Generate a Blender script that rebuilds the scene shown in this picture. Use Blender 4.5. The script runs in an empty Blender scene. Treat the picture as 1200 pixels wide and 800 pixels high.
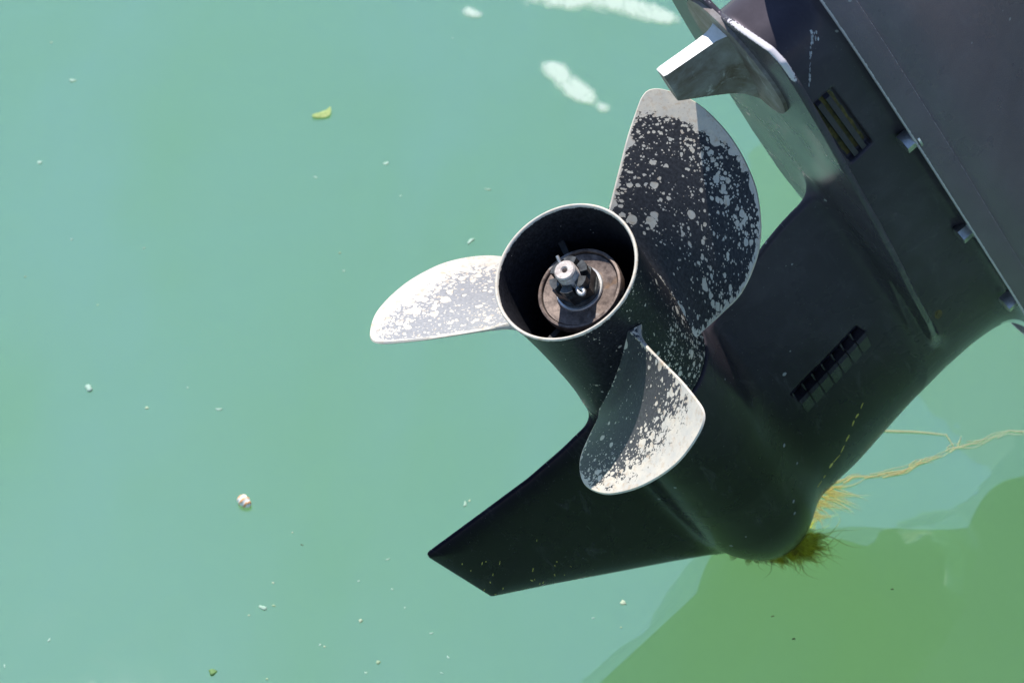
import bpy, bmesh, math, random
import numpy as np
from mathutils import Vector, Matrix
from mathutils.bvhtree import BVHTree

sc = bpy.context.scene
C = sc.collection
MM = 0.001
# ------------------------------------------------------------------ camera, sky, sun, exposure
CAM_H = 1.465
PITCH = math.radians(43.12)
cd = bpy.data.cameras.new('camera')
cd.sensor_width = 36.0
cd.lens = 71.63
cd.clip_start = 0.05
cd.clip_end = 5000
cd.dof.use_dof = True
cd.dof.focus_distance = 1.46
cd.dof.aperture_fstop = 14.0
cam = bpy.data.objects.new('camera', cd)
C.objects.link(cam)
cam.location = (0, 0, CAM_H)
cam.rotation_euler = (PITCH, 0, 0)
sc.camera = cam

# motor axes in the world: starboard L, up the leg U, aft along the propeller shaft A
AX_L = Vector((0.52117, -0.85345, 0.0))
AX_U = Vector((0.75552, 0.46136, 0.46512))
AX_A = Vector((-0.39696, -0.24241, 0.88525))
HUB = Vector((0.0370, 1.0118, 0.457))
SUN_M = (-0.54, 0.47, 0.70)            # towards the sun in motor axes (l, u, a)
S = (AX_L * SUN_M[0] + AX_U * SUN_M[1] + AX_A * SUN_M[2]).normalized()
sun_el = math.asin(S.z)
sun_az = math.atan2(S.x, S.y)

w = bpy.data.worlds.new('World')
sc.world = w
w.use_nodes = True
nt = w.node_tree
nt.nodes.clear()
sky = nt.nodes.new('ShaderNodeTexSky')
sky.sky_type = 'NISHITA'
sky.sun_disc = False
sky.sun_elevation = sun_el
sky.sun_rotation = sun_az
sky.air_density = 1.0
sky.dust_density = 0.1
sky.ozone_density = 3.5
bg = nt.nodes.new('ShaderNodeBackground')
bg.inputs['Strength'].default_value = 0.15
wo = nt.nodes.new('ShaderNodeOutputWorld')
nt.links.new(sky.outputs[0], bg.inputs[0])
nt.links.new(bg.outputs[0], wo.inputs[0])

sd = bpy.data.lights.new('sun', 'SUN')
sd.energy = 5.0
sd.angle = math.radians(0.53)
sd.color = (1.0, 0.955, 0.89)
sun = bpy.data.objects.new('sun', sd)
C.objects.link(sun)
sun.location = (0, 0, 5)
sun.rotation_euler = S.to_track_quat('Z', 'Y').to_euler()

sc.view_settings.view_transform = 'Standard'
sc.view_settings.look = 'None'
sc.view_settings.gamma = 1.0
sc.view_settings.use_curve_mapping = False
sc.view_settings.exposure = 0.48
sc.render.engine = 'CYCLES'
sc.cycles.use_denoising = True
sc.cycles.max_bounces = 6
sc.cycles.transparent_max_bounces = 32
sc.cycles.sample_clamp_indirect = 6.0
sc.cycles.use_adaptive_sampling = True
sc.cycles.adaptive_threshold = 0.01
random.seed(7)
RNG = np.random.default_rng(11)

# ------------------------------------------------------------------ node helpers
class NT:
    def __init__(self, name):
        self.m = bpy.data.materials.new(name)
        self.m.use_nodes = True
        self.t = self.m.node_tree
        self.t.nodes.clear()
        self.out = self.t.nodes.new('ShaderNodeOutputMaterial')
    def n(self, typ, ins=None, **kw):
        nd = self.t.nodes.new('ShaderNode' + typ)
        for k, v in kw.items():
            setattr(nd, k, v)
        for k, v in (ins or {}).items():
            s = nd.inputs[k]
            if isinstance(v, bpy.types.NodeSocket):
                self.t.links.new(v, s)
            else:
                s.default_value = v
        return nd
    def math(self, op, a, b=0.0, c=None, clamp=False):
        nd = self.t.nodes.new('ShaderNodeMath')
        nd.operation = op
        nd.use_clamp = clamp
        for i, v in enumerate((a, b, c)):
            if v is None:
                continue
            if isinstance(v, bpy.types.NodeSocket):
                self.t.links.new(v, nd.inputs[i])
            else:
                nd.inputs[i].default_value = v
        return nd.outputs[0]
    def ramp(self, fac, stops, interp='LINEAR'):
        nd = self.t.nodes.new('ShaderNodeValToRGB')
        cr = nd.color_ramp
        cr.interpolation = interp
        while len(cr.elements) > 1:
            cr.elements.remove(cr.elements[-1])
        for i, (p, c) in enumerate(stops):
            e = cr.elements[0] if i == 0 else cr.elements.new(p)
            e.position = p
            e.color = (c, c, c, 1) if isinstance(c, (int, float)) else (*c, 1)
        self.t.links.new(fac, nd.inputs[0])
        return nd.outputs[0]
    def mix(self, fac, a, b):
        nd = self.t.nodes.new('ShaderNodeMix')
        nd.data_type = 'RGBA'
        for i, v in ((0, fac), (6, a), (7, b)):
            if isinstance(v, bpy.types.NodeSocket):
                self.t.links.new(v, nd.inputs[i])
            else:
                nd.inputs[i].default_value = v if i == 0 else (*v, 1)
        return nd.outputs[2]
    def noise(self, vec, scale, detail=3.0, rough=0.55, dist=0.0):
        nd = self.n('TexNoise', {'Vector': vec, 'Scale': scale, 'Detail': detail, 'Roughness': rough, 'Distortion': dist})
        return nd.outputs['Fac']
    def obj(self):
        return self.n('TexCoord').outputs['Object']
    def bump(self, h, strength, dist):
        return self.n('Bump', {'Height': h, 'Strength': strength, 'Distance': dist}).outputs[0]
    def done(self, bsdf):
        self.t.links.new(bsdf.outputs[0], self.out.inputs[0])
        return self.m
    def bsdf(self, **kw):
        names = {'col': 'Base Color', 'rough': 'Roughness', 'metal': 'Metallic', 'nrm': 'Normal', 'spec': 'Specular IOR Level',
                 'ior': 'IOR', 'alpha': 'Alpha', 'coat': 'Coat Weight', 'coatr': 'Coat Roughness', 'sss': 'Subsurface Weight',
                 'stint': 'Specular Tint', 'sssr': 'Subsurface Radius', 'ssss': 'Subsurface Scale'}
        ins = {}
        for k, v in kw.items():
            if k in ('col', 'stint') and not isinstance(v, bpy.types.NodeSocket):
                v = (*v, 1)
            ins[names[k]] = v
        return self.n('BsdfPrincipled', ins)

# ------------------------------------------------------------------ materials
def mat_water():
    m = NT('harbour_water')
    tc = m.n('NewGeometry').outputs['Position']
    st = m.n('Mapping', {'Vector': tc, 'Rotation': (0, 0, 0.25), 'Scale': (2.6, 0.9, 1.0)}).outputs[0]
    cloud = m.ramp(m.noise(st, 1.6, 3.0, 0.5, 0.5), [(0.34, 0.0), (0.66, 1.0)])  # streaks of bluish sky reflection, mixed into the water colours below
    big = m.noise(tc, 3.0, 2.0, 0.45, 0.4)
    fine = m.noise(tc, 15.0, 2.0, 0.5, 0.3)
    h = m.math('ADD', big, m.math('MULTIPLY', fine, 0.12))
    nrm = m.bump(h, 0.40, 0.02)
    deep = m.bsdf(col=m.mix(cloud, (0.119, 0.266, 0.083), (0.117, 0.261, 0.092)), rough=0.015, ior=1.55, nrm=nrm, sss=1.0, sssr=(1.0, 1.0, 1.0), ssss=22.0, spec=1.0)
    deep.subsurface_method = 'BURLEY'
    top = m.bsdf(col=m.mix(cloud, (0.065, 0.13, 0.26), (0.090, 0.16, 0.35)), rough=0.015, ior=1.55, nrm=nrm, spec=1.0)
    mx = m.n('MixShader', {0: 0.26})
    m.t.links.new(deep.outputs[0], mx.inputs[1])
    m.t.links.new(top.outputs[0], mx.inputs[2])
    m.t.links.new(mx.outputs[0], m.out.inputs[0])
    return m.m

def mat_black(name='black_gelcoat', base=(0.0060, 0.0048, 0.0070), rough=0.26, dust=True, orange=0.25, spec=0.11, chalk_sheen=True, relief=0.10):
    m = NT(name)
    o = m.obj()
    n1 = m.noise(o, 14.0, 4.0, 0.6)
    n2 = m.noise(o, 900.0, 2.0, 0.5)
    film = m.ramp(m.noise(o, 26.0, 5.0, 0.65, 0.6), [(0.45, 0.0), (0.75, 1.0)])
    col = m.mix(m.math('MULTIPLY', film, 0.5), base, tuple(min(1, b * 1.4 + 0.003) for b in base))
    if chalk_sheen:
        # chalked paint higher up, plus sky sheen painted into the colour towards aft
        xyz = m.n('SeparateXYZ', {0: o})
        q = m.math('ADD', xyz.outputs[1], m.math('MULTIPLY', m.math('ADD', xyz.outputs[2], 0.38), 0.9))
        sheen_mask = m.n('MapRange', {0: m.math('ADD', q, m.math('MULTIPLY', m.math('SUBTRACT', n1, 0.5), 0.06)), 1: 0.07, 2: 0.40, 3: 0.0, 4: 1.0}, interpolation_type='SMOOTHSTEP').outputs[0]
        col = m.mix(m.math('MULTIPLY', sheen_mask, m.math('ADD', 0.7, m.math('MULTIPLY', film, 0.3))), col, (0.074, 0.067, 0.080))
    if dust:
        v = m.n('TexVoronoi', {'Vector': o, 'Scale': 75.0})
        rnd = m.n('SeparateColor', {0: v.outputs['Color']})
        rad = m.math('MULTIPLY', m.math('SUBTRACT', rnd.outputs[0], 0.74, clamp=True), 0.62)
        spot = m.math('LESS_THAN', v.outputs['Distance'], rad)
        sc1 = m.n('Mapping', {'Vector': o, 'Rotation': (0.6, 0.4, 0.9), 'Scale': (1, 14, 14)}).outputs[0]
        scr = m.math('GREATER_THAN', m.noise(sc1, 45.0, 2.0, 0.5), 0.735)
        msk = m.math('MAXIMUM', spot, m.math('MULTIPLY', scr, 0.35))
        col = m.mix(m.math('MULTIPLY', msk, 0.65), col, (0.34, 0.35, 0.35))
        salt = m.ramp(m.noise(m.n('Mapping', {'Vector': o, 'Scale': (1, 3.0, 0.8)}).outputs[0], 22.0, 7.0, 0.72, 0.6), [(0.56, 0.0), (0.80, 1.0)])
        col = m.mix(m.math('MULTIPLY', salt, 0.10), col, (0.34, 0.34, 0.35))
    ew = m.n('Attribute', attribute_name='edge_wear').outputs['Fac']
    ew = m.math('GREATER_THAN', m.math('ADD', ew, m.math('MULTIPLY', m.math('SUBTRACT', m.noise(o, 520.0, 4.0, 0.7), 0.5), 0.9)), 0.66)
    col = m.mix(m.math('MULTIPLY', ew, 0.85), col, (0.58, 0.54, 0.56))
    r = m.math('ADD', rough, m.math('MULTIPLY', m.math('SUBTRACT', n1, 0.5), 0.25))
    hh = m.math('ADD', m.math('MULTIPLY', n2, orange), m.math('MULTIPLY', n1, 0.5))
    return m.done(m.bsdf(col=col, rough=r, nrm=m.bump(hh, relief, 0.0006), spec=spec, stint=(0.85, 0.70, 0.95)))

def mat_prop():
    m = NT('worn_propeller_paint')
    wp = m.n('Attribute', attribute_name='wp').outputs['Vector']
    wear0 = m.n('Attribute', attribute_name='wear').outputs['Fac']
    chalk_sheen = m.n('Attribute', attribute_name='chalk_sheen').outputs['Fac']
    low = m.noise(wp, 4.2, 3.0, 0.5)
    wear = m.math('ADD', wear0, m.math('MULTIPLY', m.math('SUBTRACT', low, 0.5), 0.75))
    wob = m.n('TexNoise', {'Vector': wp, 'Scale': 30.0, 'Detail': 3.0})
    wpw = m.n('VectorMath', {0: wp, 1: m.n('VectorMath', {0: wob.outputs['Color'], 1: (0.025, 0.025, 0.025)}, operation='MULTIPLY').outputs[0]}, operation='ADD').outputs[0]
    def spots(scale, gain, off, more=0.0):
        v = m.n('TexVoronoi', {'Vector': wpw, 'Scale': scale})
        c = m.n('SeparateColor', {0: v.outputs['Color']})
        rad = m.math('MULTIPLY', m.math('ADD', m.math('SUBTRACT', wear, off - more), m.math('SUBTRACT', c.outputs[1], 1.0)), gain, clamp=True)
        return m.math('LESS_THAN', v.outputs['Distance'], rad)
    a = spots(11.5, 0.74, 0.06)
    b = spots(27.0, 0.85, 0.05)
    c = spots(60.0, 0.9, 0.08)
    grain = m.noise(wp, 120.0, 4.0, 0.7)
    full = m.math('GREATER_THAN', m.math('ADD', wear, m.math('MULTIPLY', m.math('SUBTRACT', grain, 0.5), 1.4)), 1.20)
    bare = m.math('MAXIMUM', m.math('MAXIMUM', a, b), m.math('MAXIMUM', c, full))
    halo = m.math('MAXIMUM', spots(11.5, 0.74, 0.06, 0.055), spots(27.0, 0.85, 0.05, 0.06))
    halo = m.math('MULTIPLY', halo, m.ramp(m.noise(wp, 90.0, 3.0, 0.6), [(0.40, 0.15), (0.62, 0.8)]))
    tint = m.noise(wp, 9.0, 5.0, 0.65)
    metal = m.mix(m.ramp(tint, [(0.35, 0.0), (0.7, 1.0)]), (0.48, 0.45, 0.40), (0.64, 0.56, 0.45))
    rust = m.ramp(m.noise(wp, 21.0, 4.0, 0.7), [(0.52, 0.0), (0.70, 1.0)])
    metal = m.mix(m.math('MULTIPLY', rust, 0.60), metal, (0.40, 0.25, 0.13))
    pit = m.ramp(m.noise(wp, 75.0, 4.0, 0.75), [(0.30, 1.0), (0.40, 0.0)])
    metal = m.mix(m.math('MULTIPLY', pit, 0.7), metal, (0.13, 0.10, 0.08))
    pn = m.noise(wp, 50.0, 4.0, 0.6)
    paint = m.mix(m.ramp(pn, [(0.4, 0.0), (0.75, 1.0)]), (0.013, 0.013, 0.016), (0.040, 0.040, 0.047))
    paint = m.mix(m.math('MULTIPLY', chalk_sheen, m.math('ADD', 0.55, m.math('MULTIPLY', pn, 0.7))), paint, (0.36, 0.355, 0.36))
    paint = m.mix(halo, paint, (0.16, 0.145, 0.13))
    col = m.mix(bare, paint, metal)
    rough = m.math('ADD', 0.42, m.math('MULTIPLY', bare, 0.10))
    h = m.math('SUBTRACT', m.math('MULTIPLY', grain, 0.4), m.math('MULTIPLY', bare, 0.8))
    return m.done(m.bsdf(col=col, rough=rough, nrm=m.bump(h, 0.35, 0.0004), spec=m.math('ADD', 0.12, m.math('MULTIPLY', bare, 0.3))))

def mat_rust():
    m = NT('rusty_steel')
    o = m.obj()
    n = m.noise(o, 160.0, 6.0, 0.7)
    n2 = m.noise(o, 60.0, 5.0, 0.6)
    col = m.mix(m.ramp(n, [(0.38, 0.0), (0.62, 1.0)]), (0.07, 0.048, 0.04), (0.20, 0.15, 0.125))
    col = m.mix(m.ramp(n2, [(0.60, 0.0), (0.72, 1.0)]), col, (0.38, 0.36, 0.34))
    col = m.mix(m.ramp(m.noise(o, 45.0, 4.0, 0.6), [(0.62, 0.0), (0.74, 1.0)]), col, (0.20, 0.11, 0.05))
    return m.done(m.bsdf(col=col, rough=0.55, metal=0.35, nrm=m.bump(n, 0.5, 0.0005)))

def mat_metal(name, c1, c2, rough=0.4, metal=0.6, scale=120.0):
    m = NT(name)
    o = m.obj()
    n = m.noise(o, scale, 5.0, 0.65)
    col = m.mix(m.ramp(n, [(0.35, 0.0), (0.68, 1.0)]), c1, c2)
    return m.done(m.bsdf(col=col, rough=rough, metal=metal, nrm=m.bump(n, 0.25, 0.0004)))

def mat_zinc():
    m = NT('oxidised_zinc')
    o = m.obj()
    n = m.noise(o, 38.0, 6.0, 0.68, 0.5)
    st = m.n('Mapping', {'Vector': o, 'Rotation': (0.5, 0.0, 0.3), 'Scale': (4, 1.2, 1)}).outputs[0]
    n2 = m.noise(st, 30.0, 6.0, 0.75, 0.8)
    col = m.mix(m.ramp(n, [(0.36, 0.0), (0.66, 1.0)]), (0.115, 0.085, 0.070), (0.25, 0.235, 0.24))
    col = m.mix(m.ramp(n2, [(0.60, 0.0), (0.72, 1.0)]), col, (0.46, 0.46, 0.46))
    return m.done(m.bsdf(col=col, rough=0.55, spec=0.2, nrm=m.bump(n2, 0.5, 0.0008)))

def mat_plain(name, c1, c2, rough=0.6, scale=60.0, bumpd=0.0005, spec=0.5):
    m = NT(name)
    o = m.obj()
    n = m.noise(o, scale, 4.0, 0.6)
    col = m.mix(m.ramp(n, [(0.35, 0.0), (0.66, 1.0)]), c1, c2)
    return m.done(m.bsdf(col=col, rough=rough, nrm=m.bump(n, 0.3, bumpd), spec=spec))

def mat_attr(name, rough=0.7, trans=0.0):
    m = NT(name)
    col = m.n('Attribute', attribute_name='tint').outputs['Color']
    b = m.bsdf(col=col, rough=rough, spec=0.3, alpha=m.n('Attribute', attribute_name='tint').outputs['Alpha'])
    return m.done(b)

M = {}
M['water'] = mat_water()
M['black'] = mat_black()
M['housing'] = mat_black('black_housing', (0.112, 0.094, 0.106), 0.30, True, 1.2, 0.35, False, 0.45)
M['prop'] = mat_prop()
M['rust'] = mat_rust()
M['zinc'] = mat_zinc()
M['zinc_bare'] = mat_plain('bare_zinc_edge', (0.58, 0.58, 0.57), (0.70, 0.69, 0.67), 0.45, 200.0)
M['polished'] = mat_metal('polished_steel', (0.42, 0.44, 0.45), (0.60, 0.61, 0.62), 0.16, 0.9, 40.0)
M['bright'] = mat_metal('bright_steel', (0.42, 0.40, 0.38), (0.70, 0.68, 0.66), 0.35, 0.7)
M['shaft'] = mat_metal('scratched_shaft_steel', (0.32, 0.26, 0.23), (0.56, 0.51, 0.47), 0.5, 0.3, 300.0)
M['darkmetal'] = mat_metal('dark_oiled_steel', (0.010, 0.010, 0.011), (0.075, 0.08, 0.08), 0.40, 0.2, 180.0)
M['bolt'] = mat_metal('zinc_bolt', (0.38, 0.38, 0.38), (0.58, 0.58, 0.57), 0.3, 0.75, 200.0)
M['core'] = mat_plain('sooty_core', (0.012, 0.011, 0.011), (0.035, 0.03, 0.028), 0.7)
M['algae_dirt'] = mat_plain('algae_stained_recess', (0.03, 0.027, 0.012), (0.16, 0.12, 0.03), 0.7, 160.0)
M['yellow'] = mat_plain('yellow_scuff', (0.45, 0.40, 0.06), (0.62, 0.56, 0.12), 0.6)
M['white'] = mat_plain('cream_gelcoat', (0.70, 0.60, 0.38), (0.76, 0.66, 0.44), 0.3, 3.0)
M['chip'] = mat_plain('chalky_scratch', (0.25, 0.26, 0.28), (0.55, 0.56, 0.58), 0.7, 300.0)
M['tint'] = mat_attr('floating_matter')

# ------------------------------------------------------------------ object helpers
def link(name, me, mat, parent=None, smooth=True):
    me.materials.clear()
    me.materials.append(mat)
    if smooth:
        me.polygons.foreach_set('use_smooth', [True] * len(me.polygons))
    o = bpy.data.objects.new(name, me)
    C.objects.link(o)
    if parent is not None:
        o.parent = parent
    return o

def from_bm(name, bm, mat, parent=None, smooth=False, angle=None):
    bmesh.ops.recalc_face_normals(bm, faces=bm.faces)
    me = bpy.data.meshes.new(name)
    bm.to_mesh(me)
    bm.free()
    o = link(name, me, mat, parent, smooth or angle is not None)
    if angle is not None:
        me.set_sharp_from_angle(angle=math.radians(angle))
    return o

def tag(o, label=None, cat=None, group=None, kind=None):
    if label: o['label'] = label
    if cat: o['category'] = cat
    if group: o['group'] = group
    if kind: o['kind'] = kind
    return o

def lathe(bm, prof, seg=96, ax=(0, 0)):
    """prof: list of (radius_mm, a_mm) revolved about the shaft axis"""
    rings = []
    for r, a in prof:
        if r < 1e-6:
            rings.append([bm.verts.new((ax[0] * MM, ax[1] * MM, a * MM))])
        else:
            rings.append([bm.verts.new(((ax[0] + r * math.sin(2 * math.pi * i / seg)) * MM,
                                        (ax[1] + r * math.cos(2 * math.pi * i / seg)) * MM, a * MM)) for i in range(seg)])
    for p, q in zip(rings[:-1], rings[1:]):
        for i in range(seg):
            j = (i + 1) % seg
            if len(p) == 1 and len(q) == 1:
                continue
            if len(p) == 1:
                bm.faces.new((p[0], q[i], q[j]))
            elif len(q) == 1:
                bm.faces.new((p[i], q[0], p[j]))
            else:
                bm.faces.new((p[i], q[i], q[j], p[j]))

def prism(bm, poly0, poly1):
    """closed solid between two equally long rings of points (metres)"""
    a = [bm.verts.new(p) for p in poly0]
    b = [bm.verts.new(p) for p in poly1]
    n = len(a)
    bm.faces.new(a)
    bm.faces.new(b[::-1])
    for i in range(n):
        bm.faces.new((a[i], b[i], b[(i + 1) % n], a[(i + 1) % n]))

def tube(bm, pts, rad, sides=8, cap=True):
    pts = [Vector(p) for p in pts]
    rings = []
    for i, p in enumerate(pts):
        d = (pts[min(i + 1, len(pts) - 1)] - pts[max(i - 1, 0)]).normalized()
        up = Vector((0, 0, 1)) if abs(d.z) < 0.9 else Vector((1, 0, 0))
        x = d.cross(up).normalized()
        y = d.cross(x)
        r = rad[i] if isinstance(rad, (list, tuple)) else rad
        rings.append([bm.verts.new(p + x * r * math.cos(2 * math.pi * k / sides) + y * r * math.sin(2 * math.pi * k / sides)) for k in range(sides)])
    for p, q in zip(rings[:-1], rings[1:]):
        for k in range(sides):
            bm.faces.new((p[k], p[(k + 1) % sides], q[(k + 1) % sides], q[k]))
    if cap:
        bm.faces.new(rings[0][::-1])
        bm.faces.new(rings[-1])

def bevel(bm, off, seg=2, ang=30):
    ed = [e for e in bm.edges if len(e.link_faces) == 2 and e.calc_face_angle(0) > math.radians(ang)]
    bmesh.ops.bevel(bm, geom=ed, offset=off, segments=seg, affect='EDGES', profile=0.6)

# ------------------------------------------------------------------ water
def build_water():
    bm = bmesh.new()
    s = 600.0
    prism(bm, [(-s, -s, -8), (s, -s, -8), (s, s, -8), (-s, s, -8)], [(-s, -s, 0), (s, -s, 0), (s, s, 0), (-s, s, 0)])
    o = from_bm('water', bm, M['water'])
    tag(o, 'calm cloudy green harbour water', kind='structure')
build_water()

# ------------------------------------------------------------------ the motor root
motor = bpy.data.objects.new('outboard_motor', None)
C.objects.link(motor)
rot = Matrix((AX_L, AX_U, AX_A)).transposed().to_4x4()
motor.matrix_world = Matrix.Translation(HUB) @ rot
tag(motor, 'black tilted-up outboard motor with worn three-blade propeller over green water', 'outboard motor')

# ------------------------------------------------------------------ gearcase casting as one implicit solid, meshed by surface nets
def sstep(x, a, b):
    t = np.clip((x - a) / (b - a), 0, 1)
    return t * t * (3 - 2 * t)

def poly_sdf(P, X, Y):
    P = np.asarray(P, np.float32)
    d = np.full(X.shape, 1e9, np.float32)
    s = np.ones(X.shape, np.float32)
    n = len(P)
    for i in range(n):
        a = P[i]; b = P[i - 1]
        ex, ey = b - a
        wx, wy = X - a[0], Y - a[1]
        t = np.clip((wx * ex + wy * ey) / (ex * ex + ey * ey), 0, 1)
        d = np.minimum(d, (wx - ex * t) ** 2 + (wy - ey * t) ** 2)
        c1 = Y >= a[1]; c2 = Y < b[1]; c3 = ex * wy > ey * wx
        flip = (c1 & c2 & c3) | (~c1 & ~c2 & ~c3)
        s = np.where(flip, -s, s)
    return s * np.sqrt(d)

def smooth_poly(P, n=6):
    """Catmull-Rom through a closed polygon"""
    P = np.asarray(P, float)
    out = []
    N = len(P)
    for i in range(N):
        p0, p1, p2, p3 = P[i - 1], P[i], P[(i + 1) % N], P[(i + 2) % N]
        for t in np.linspace(0, 1, n, endpoint=False):
            out.append(.5 * ((2 * p1) + (-p0 + p2) * t + (2 * p0 - 5 * p1 + 4 * p2 - p3) * t * t + (-p0 + 3 * p1 - 3 * p2 + p3) * t ** 3))
    return np.array(out)

def smin(a, b, k):
    h = np.clip(0.5 + 0.5 * (b - a) / k, 0, 1)
    return b + (a - b) * h - k * h * (1 - h)

def JC(a):
    """height of the joint between gearcase and housing along the motor"""
    return 4.9 - 0.045 * a + 5.5e-5 * a * a
def plan_upper(aft=78.0, fwd=-450.0):
    h = [(aft, 0), (aft - 1, 16), (aft - 7, 28), (aft - 22, 36), (30, 41.5), (-20, 45), (-80, 48), (-160, 50), (-250, 49), (-340, 42), (-400, 31), (fwd + 18, 16), (fwd, 0)]
    return smooth_poly([(a, l) for a, l in h] + [(a, -l) for a, l in h[-2:0:-1]], 4)
def plan_flange():
    h = [(92, 0), (90, 18), (80, 28), (56, 38), (20, 48), (-50, 58), (-150, 65), (-260, 67), (-350, 64), (-430, 54), (-478, 38), (-500, 20), (-506, 0)]
    return smooth_poly([(a, l) for a, l in h] + [(a, -l) for a, l in h[-2:0:-1]], 4)

SKEG = [(-30, -178), (-60, -171), (-90, -174), (-123, -174), (-172, -167), (-219, -160), (-221, -164), (-214, -270), (-171, -322), (-130, -374), (-90, -424), (-49, -478), (-10, -490), (-5, -200)]
PLATE_HALF = [(104, 0), (112, 22), (124, 52), (131, 70), (126, 82), (104, 88), (60, 92), (0, 94), (-80, 94), (-150, 91), (-210, 84), (-270, 73), (-320, 58), (-362, 40), (-388, 24), (-396, 0)]
PLATE = [(x, y) for x, y in PLATE_HALF] + [(x, -y) for x, y in PLATE_HALF[-2:0:-1]]
def gearcase_field(h):
    l = np.arange(0, 106 + h, h, dtype=np.float32)
    u = np.arange(-232, 300, h, dtype=np.float32)
    a = np.arange(-566, 142, h, dtype=np.float32)
    Lg = l[:, None, None]; Ug = u[None, :, None]; Ag = a[None, None, :]
    U2, A2 = np.meshgrid(u, a, indexing='ij')
    # torpedo
    rho = np.sqrt(Lg ** 2 + Ug ** 2)
    ra = np.interp(a, [-400, -330, -260, -200, -150], [57, 58.5, 58, 56, 53.5]).astype(np.float32)
    cyl = rho - ra[None, None, :]
    aa = np.minimum(Ag + 396, 0)
    k0 = np.sqrt((rho / 57) ** 2 + (aa / 122) ** 2)
    k1 = np.sqrt((rho / 57 ** 2) ** 2 + (aa / 122 ** 2) ** 2) + 1e-6
    ell = k0 * (k0 - 1) / k1
    torp = np.where(Ag < -396, ell, cyl)
    torp = np.maximum(torp, Ag + 153.0)
    # leg : reference foil looked up per height
    xs = np.linspace(0, 1, 40)
    hh = np.where(xs < .40, np.sqrt(np.maximum(0, 1 - (1 - xs / .40) ** 2)), 1 - (1 - 2.2 / 30) * (np.maximum(xs - .40, 0) / .60) ** 2.0)
    foil = np.concatenate([np.stack([xs * 345, hh * 30], 1), np.stack([xs * 345, -hh * 30], 1)[:0:-1]])
    gx = np.arange(-160, 560, 2.0, dtype=np.float32); gy = np.arange(0, 130, 2.0, dtype=np.float32)
    GX, GY = np.meshgrid(gx, gy, indexing='ij')
    ref = poly_sdf(foil, GX, GY)
    TE = np.interp(u, [-30, 40, 54, 77, 100, 124, 148, 166, 200], [-182, -178, -176, -171, -159, -145, -137, -134, -134])
    LE = np.interp(u, [-30, 20, 35, 93, 149, 204, 234, 262, 300], [-500, -502, -503, -497, -480, -464, -462, -470, -490])
    ker = np.ones(9) / 9
    TE = np.convolve(np.pad(TE, 4, 'edge'), ker, 'valid'); LE = np.convolve(np.pad(LE, 4, 'edge'), ker, 'valid')
    T = np.interp(u, [-30, 60, 150, 200, 300], [36, 35, 36, 38, 40])
    ch = (TE - LE)
    X = ((A2 - LE[:, None]) / ch[:, None] * 345)
    leg = np.empty((len(l), len(u), len(a)), np.float32)
    fx = np.clip((X - gx[0]) / 2.0, 0, len(gx) - 1.001); ix = fx.astype(int); fx = fx - ix
    for i, lv in enumerate(l):
        fy = np.clip(lv * 30 / T / 2.0, 0, len(gy) - 1.001)[:, None] + np.zeros_like(fx); iy = fy.astype(int); fy = fy - iy
        leg[i] = (ref[ix, iy] * (1 - fx) + ref[ix + 1, iy] * fx) * (1 - fy) + (ref[ix, iy + 1] * (1 - fx) + ref[ix + 1, iy + 1] * fx) * fy
    leg = np.maximum(leg, -Ug + 0.0)
    leg = np.maximum(leg, (Ug - JC(Ag)) - 249.0)
    # skeg
    sk = SKEG
    sd2 = poly_sdf(sk, U2, A2)
    th = 1.2 + 4.6 * (1 - np.exp(-np.maximum(-sd2, 0) / 9.0)) + np.clip((U2 + 200) / 150, 0, 1) * 2.0 * (1 - np.exp(-np.maximum(-sd2, 0) / 20.0))
    w0 = sd2[None]; w1 = Lg - th[None]
    skeg = np.minimum(np.maximum(w0, w1), 0) + np.sqrt(np.maximum(w0, 0) ** 2 + np.maximum(w1, 0) ** 2)
    # anti-ventilation plate
    pp = PLATE
    LA, AA = np.meshgrid(l, a, indexing='ij')
    pd = poly_sdf(pp, AA, LA)
    pu = np.interp(a, [-420, -390, -200, 0, 140], [201, 198, 187, 184, 183.5]) + 1.9
    w0 = pd[:, None, :] + 1.2; w1 = np.abs(Ug - pu[None, None, :]) - 1.3
    plate = np.minimum(np.maximum(w0, w1), 0) + np.sqrt(np.maximum(w0, 0) ** 2 + np.maximum(w1, 0) ** 2) - 1.2
    # upper body and flange
    ub = poly_sdf(plan_upper(), AA, LA)[:, None, :]
    uj = Ug - JC(Ag)
    body = np.maximum(np.maximum(ub, 186 - Ug), uj - 249.0)
    fl = np.maximum(poly_sdf(plan_flange(), AA, LA)[:, None, :], np.abs(uj - 245.5) - 3.5)
    F = smin(leg, torp, 15.0)
    F = smin(F, skeg, 13.0)
    G = smin(body, plate, np.clip((Ug - pu[None, None, :]) / 3.0, 0, 1) * 9.0 + 0.05)
    G = smin(G, fl, 16.0)
    F = smin(F, G, 20.0)
    # recesses for the exhaust slots and the cooling-water intake
    def box(l0, u0, a0, hl, hu, ha, ang=0.0):
        cu, su = math.cos(ang), math.sin(ang)
        du = (Ug - u0) * cu + (Ag - a0) * su
        da = -(Ug - u0) * su + (Ag - a0) * cu
        return np.maximum(np.maximum(np.abs(Lg - l0) - hl, np.abs(du) - hu), np.abs(da) - ha)
    F = np.maximum(F, -(box(50, 211, -24, 9.5, 10.5, 39, 0.09)))
    F = np.maximum(F, -(box(38, 115, -286, 14.5, 38, 7.0, 0.236)))
    full = np.concatenate([F[:0:-1], F], 0)
    # the port side keeps its skin: recesses only to starboard is not needed, both sides carry them
    org = np.array([-l[-1], u[0], a[0]], float)
    return full, org

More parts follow.
